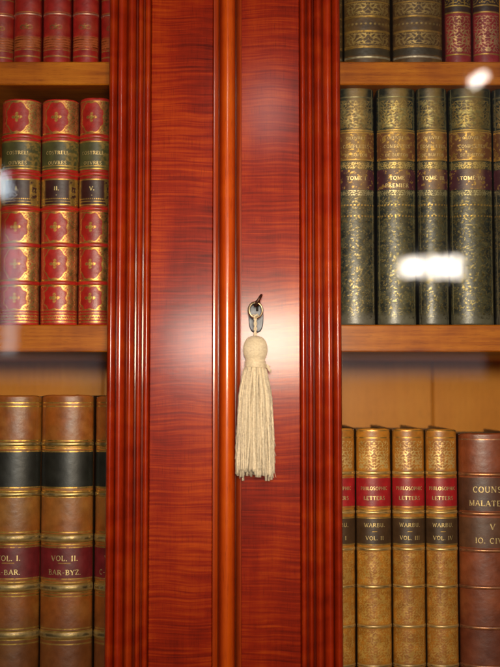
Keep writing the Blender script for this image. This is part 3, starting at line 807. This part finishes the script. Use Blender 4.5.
# head: a ball wound with fine vertical threads
mb = MB(); nh, nr = 26, 240
cz_ = (tz_top+tz_neck)/2; hz = (tz_top-tz_neck)/2+.0012
cf = []
for i in range(nh+1):
    f = i/nh; th = math.pi*f
    z = cz_+hz*math.cos(th)
    r = .0117*math.sin(th)**.72*(1.0 if f < .5 else 1-.16*((f-.5)/.5))
    if f > .72: r = max(r, .0090)
    if f < .12: r = max(r, .0016)
    for q in range(nr):
        w = 2*math.pi*q/nr
        rip = 1+.035*abs(math.sin(w*24+f*1.2))
        rr = r*rip
        mb.V.append((tx+rr*math.cos(w), TY+rr*math.sin(w), z)); cf.append(.72+.36*abs(math.sin(w*24+f*1.2)))
mb.F = grid_faces(nr, nh+1, True)
silk('head', mb, tas, np.array(cf))
# neck binding: several turns of thread and a few frayed ends
mb = MB()
for k in range(5):
    z = tz_neck+.0012-k*.00125
    pts = [(tx+.0096*math.cos(w), TY+.0096*math.sin(w), z+.0005*math.sin(w+k)) for w in np.linspace(0, 2*math.pi, 40)]
    mb.tube(pts, .0010, 6, False)
for k in range(11):
    a = random.uniform(-.9, .3); x = tx+.0092*math.cos(a*.6); z = tz_neck-.001-random.random()*.003
    l = random.uniform(.004, .009)
    mb.tube([(x, TY-.006, z), (x+l*.5, TY-.009, z-.0005-random.random()*.002), (x+l*.75, TY-.009, z-l*random.uniform(.3, 1))], .00035, 5)
silk('binding', mb, tas)
# skirt: cords hanging from the neck
mb = MB(); cf = []
H = tz_neck-.003-tz_bot
def rad(f): return .0082+.0066*min(1, f*3.4)**.7+.0036*f
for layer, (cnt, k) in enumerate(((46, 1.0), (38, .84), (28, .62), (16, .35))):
    for q in range(cnt):
        w0 = 2*math.pi*(q+random.uniform(-.3, .3))/cnt; dw = random.uniform(-.05, .05)
        end = 1+random.uniform(-.055, .035)+(.05 if random.random() < .06 else 0)
        ph = random.random()*6; amp = random.uniform(.0002, .0007); kk = k*random.uniform(.96, 1.03)
        pts = []; rr = []
        npt = 34
        for i in range(npt):
            f = i/(npt-1)*end
            r = rad(min(f, 1))*kk; w = w0+dw*f*3
            flat = .80
            x = tx+r*math.cos(w)+amp*math.sin(f*9+ph); y = TY+r*math.sin(w)*flat
            y = min(y, -.0035)
            pts.append((x, y, tz_neck-.002-H*f)); rr.append(.00105*(1+.18*math.sin(i*2.4+ph))*(1.15 if f > .2 else .9))
        n0 = len(mb.V); mb.tube(pts, rr, 6, True, twist=.35)
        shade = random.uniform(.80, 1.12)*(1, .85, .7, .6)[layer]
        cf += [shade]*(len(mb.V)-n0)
for q in range(46):      # loose fibres
    w0 = random.uniform(math.pi, 2*math.pi); f0 = random.uniform(.25, .98); f1 = min(1.04, f0+random.uniform(.05, .22))
    pts = []; out = random.uniform(.0005, .0022)
    for i in range(7):
        t = i/6; f = lerp(f0, f1, t); r = rad(min(f, 1))+.0004+out*t*t
        pts.append((tx+r*math.cos(w0+.15*t), min(TY+r*math.sin(w0+.15*t)*.8, -.002), tz_neck-.002-H*f))
    n0 = len(mb.V); mb.tube(pts, .00022, 4); cf += [1.05]*(len(mb.V)-n0)
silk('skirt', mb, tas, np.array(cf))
# hanging cord: two plies twisted together, looped through the ring
mb = MB()
_, zr = P(255.5, 316.5, -.018)
for s in (0, math.pi):
    pts = []
    for i in range(40):
        f = i/39; z = lerp(tz_top+.002-.004, zr, f) if True else 0
        w = f*14+s
        pts.append((lerp(tx, rx_-.0002, f)+.00085*math.cos(w), lerp(TY, -.0178, f)+.00085*math.sin(w), z))
    mb.tube(pts, .0010, 7)
lp = [(rx_-.0002+.0026*math.cos(w), -.0175-.0030*math.sin(w), zr+.0006+.0012*math.sin(2*w)) for w in np.linspace(0, 2*math.pi, 26)]
mb.tube(lp, .00085, 6, False)
silk('cord', mb, tas)

# ------------------------------------------------------------------ camera
cam = bpy.data.cameras.new('camera'); co = bpy.data.objects.new('camera', cam); COL.objects.link(co)
co.location = CAM; co.rotation_euler = (math.radians(90)+PITCH, 0, 0)
cam.sensor_fit = 'VERTICAL'; cam.sensor_height = 24.0; cam.lens = F/667*24.0
cam.clip_start = .01; cam.clip_end = 100
cam.dof.use_dof = True; cam.dof.focus_distance = 1.03; cam.dof.aperture_fstop = 2.0
sc.camera = co

# ------------------------------------------------------------------ light: flash beside the lens, ceiling lamps across the room
w = bpy.data.worlds.new('World'); sc.world = w; w.use_nodes = True
bg = w.node_tree.nodes['Background']
N, L = w.node_tree.nodes, w.node_tree.links
tc = N.new('ShaderNodeTexCoord'); nz_ = N.new('ShaderNodeTexNoise'); nz_.inputs['Scale'].default_value = 1.6; nz_.inputs['Detail'].default_value = 2
L.new(tc.outputs['Generated'], nz_.inputs['Vector'])
rw = ramp(N, [(.35, (.055, .035, .028)), (.55, (.22, .17, .15)), (.72, (.50, .48, .52))]); L.new(nz_.outputs[0], rw.inputs[0])
L.new(rw.outputs[0], bg.inputs[0]); bg.inputs[1].default_value = .28
def lamp(name, u, v, dist, wu, hv, radiance, col=(1, .9, .78), spread=180, rot=0):
    """rectangular room lamp, or light added for haze, whose mirror image in the door plane falls where the photo shows it; dist = metres in front of the doors"""
    k = 1+dist
    x, z = P(u, v, dist)          # mirror image behind the door plane
    ld = bpy.data.lights.new(name, 'AREA'); ld.shape = 'RECTANGLE'
    ld.size = wu/F*k; ld.size_y = hv/F*k
    ld.energy = radiance*math.pi*ld.size*ld.size_y; ld.color = col; ld.spread = math.radians(spread)
    o = bpy.data.objects.new(name, ld); COL.objects.link(o); o.location = (x, -dist, z)
    # face the bookcase
    from mathutils import Vector
    dv = Vector((0.05, 0, 0))-o.location
    o.rotation_euler = dv.to_track_quat('-Z', 'Y').to_euler()
    o.rotation_euler.rotate_axis('Z', rot)
    return o
fl = bpy.data.lights.new('camera_flash', 'AREA'); fl.shape = 'RECTANGLE'; fl.size = .19; fl.size_y = .13
fl.energy = .78; fl.color = (1, .79, .55); fl.spread = math.radians(56)
fo = bpy.data.objects.new('camera_flash', fl); COL.objects.link(fo); fo.location = (.075, -1.0, .105)
from mathutils import Vector
fo.rotation_euler = (Vector((.0, 0, .10))-fo.location).to_track_quat('-Z', 'Y').to_euler()
lamp('ceiling_lamp', 414, 267, 3.0, 24, 17, 60)
lamp('ceiling_lamp', 447, 266.3, 3.0, 33, 19, 60)
lamp('ceiling_lamp', 481, 77, 2.2, 20, 9, 60, rot=.5)
lamp('ceiling_lamp', 267, 112, 2.2, 26, 55, 45, (1, .93, .85))
lamp('window_and_haze_light', 2, 184, 3.0, 16, 26, 18, (.82, .93, 1), rot=.3)
lamp('window_and_haze_light', 10, 292, 3.0, 15, 125, 5, (.86, .95, 1))
lamp('window_and_haze_light', 238, 343, 3.0, 122, 44, 124, (1, .92, .80))
lamp('window_and_haze_light', 410, 366, 3.0, 150, 26, 1.0, (.95, .95, 1))  # added light, no real window: lays grey haze over the right pane
lamp('window_and_haze_light', 45, 368, 3.0, 110, 28, .8, (.95, .95, 1))  # likewise added, for haze on the left pane

sc.view_settings.view_transform = 'Standard'; sc.view_settings.look = 'None'
sc.view_settings.exposure = 0; sc.view_settings.gamma = 1
sc.render.engine = 'CYCLES'
sc.cycles.max_bounces = 8; sc.cycles.transparent_max_bounces = 12
sc.cycles.use_denoising = True
sc.cycles.sample_clamp_indirect = 4
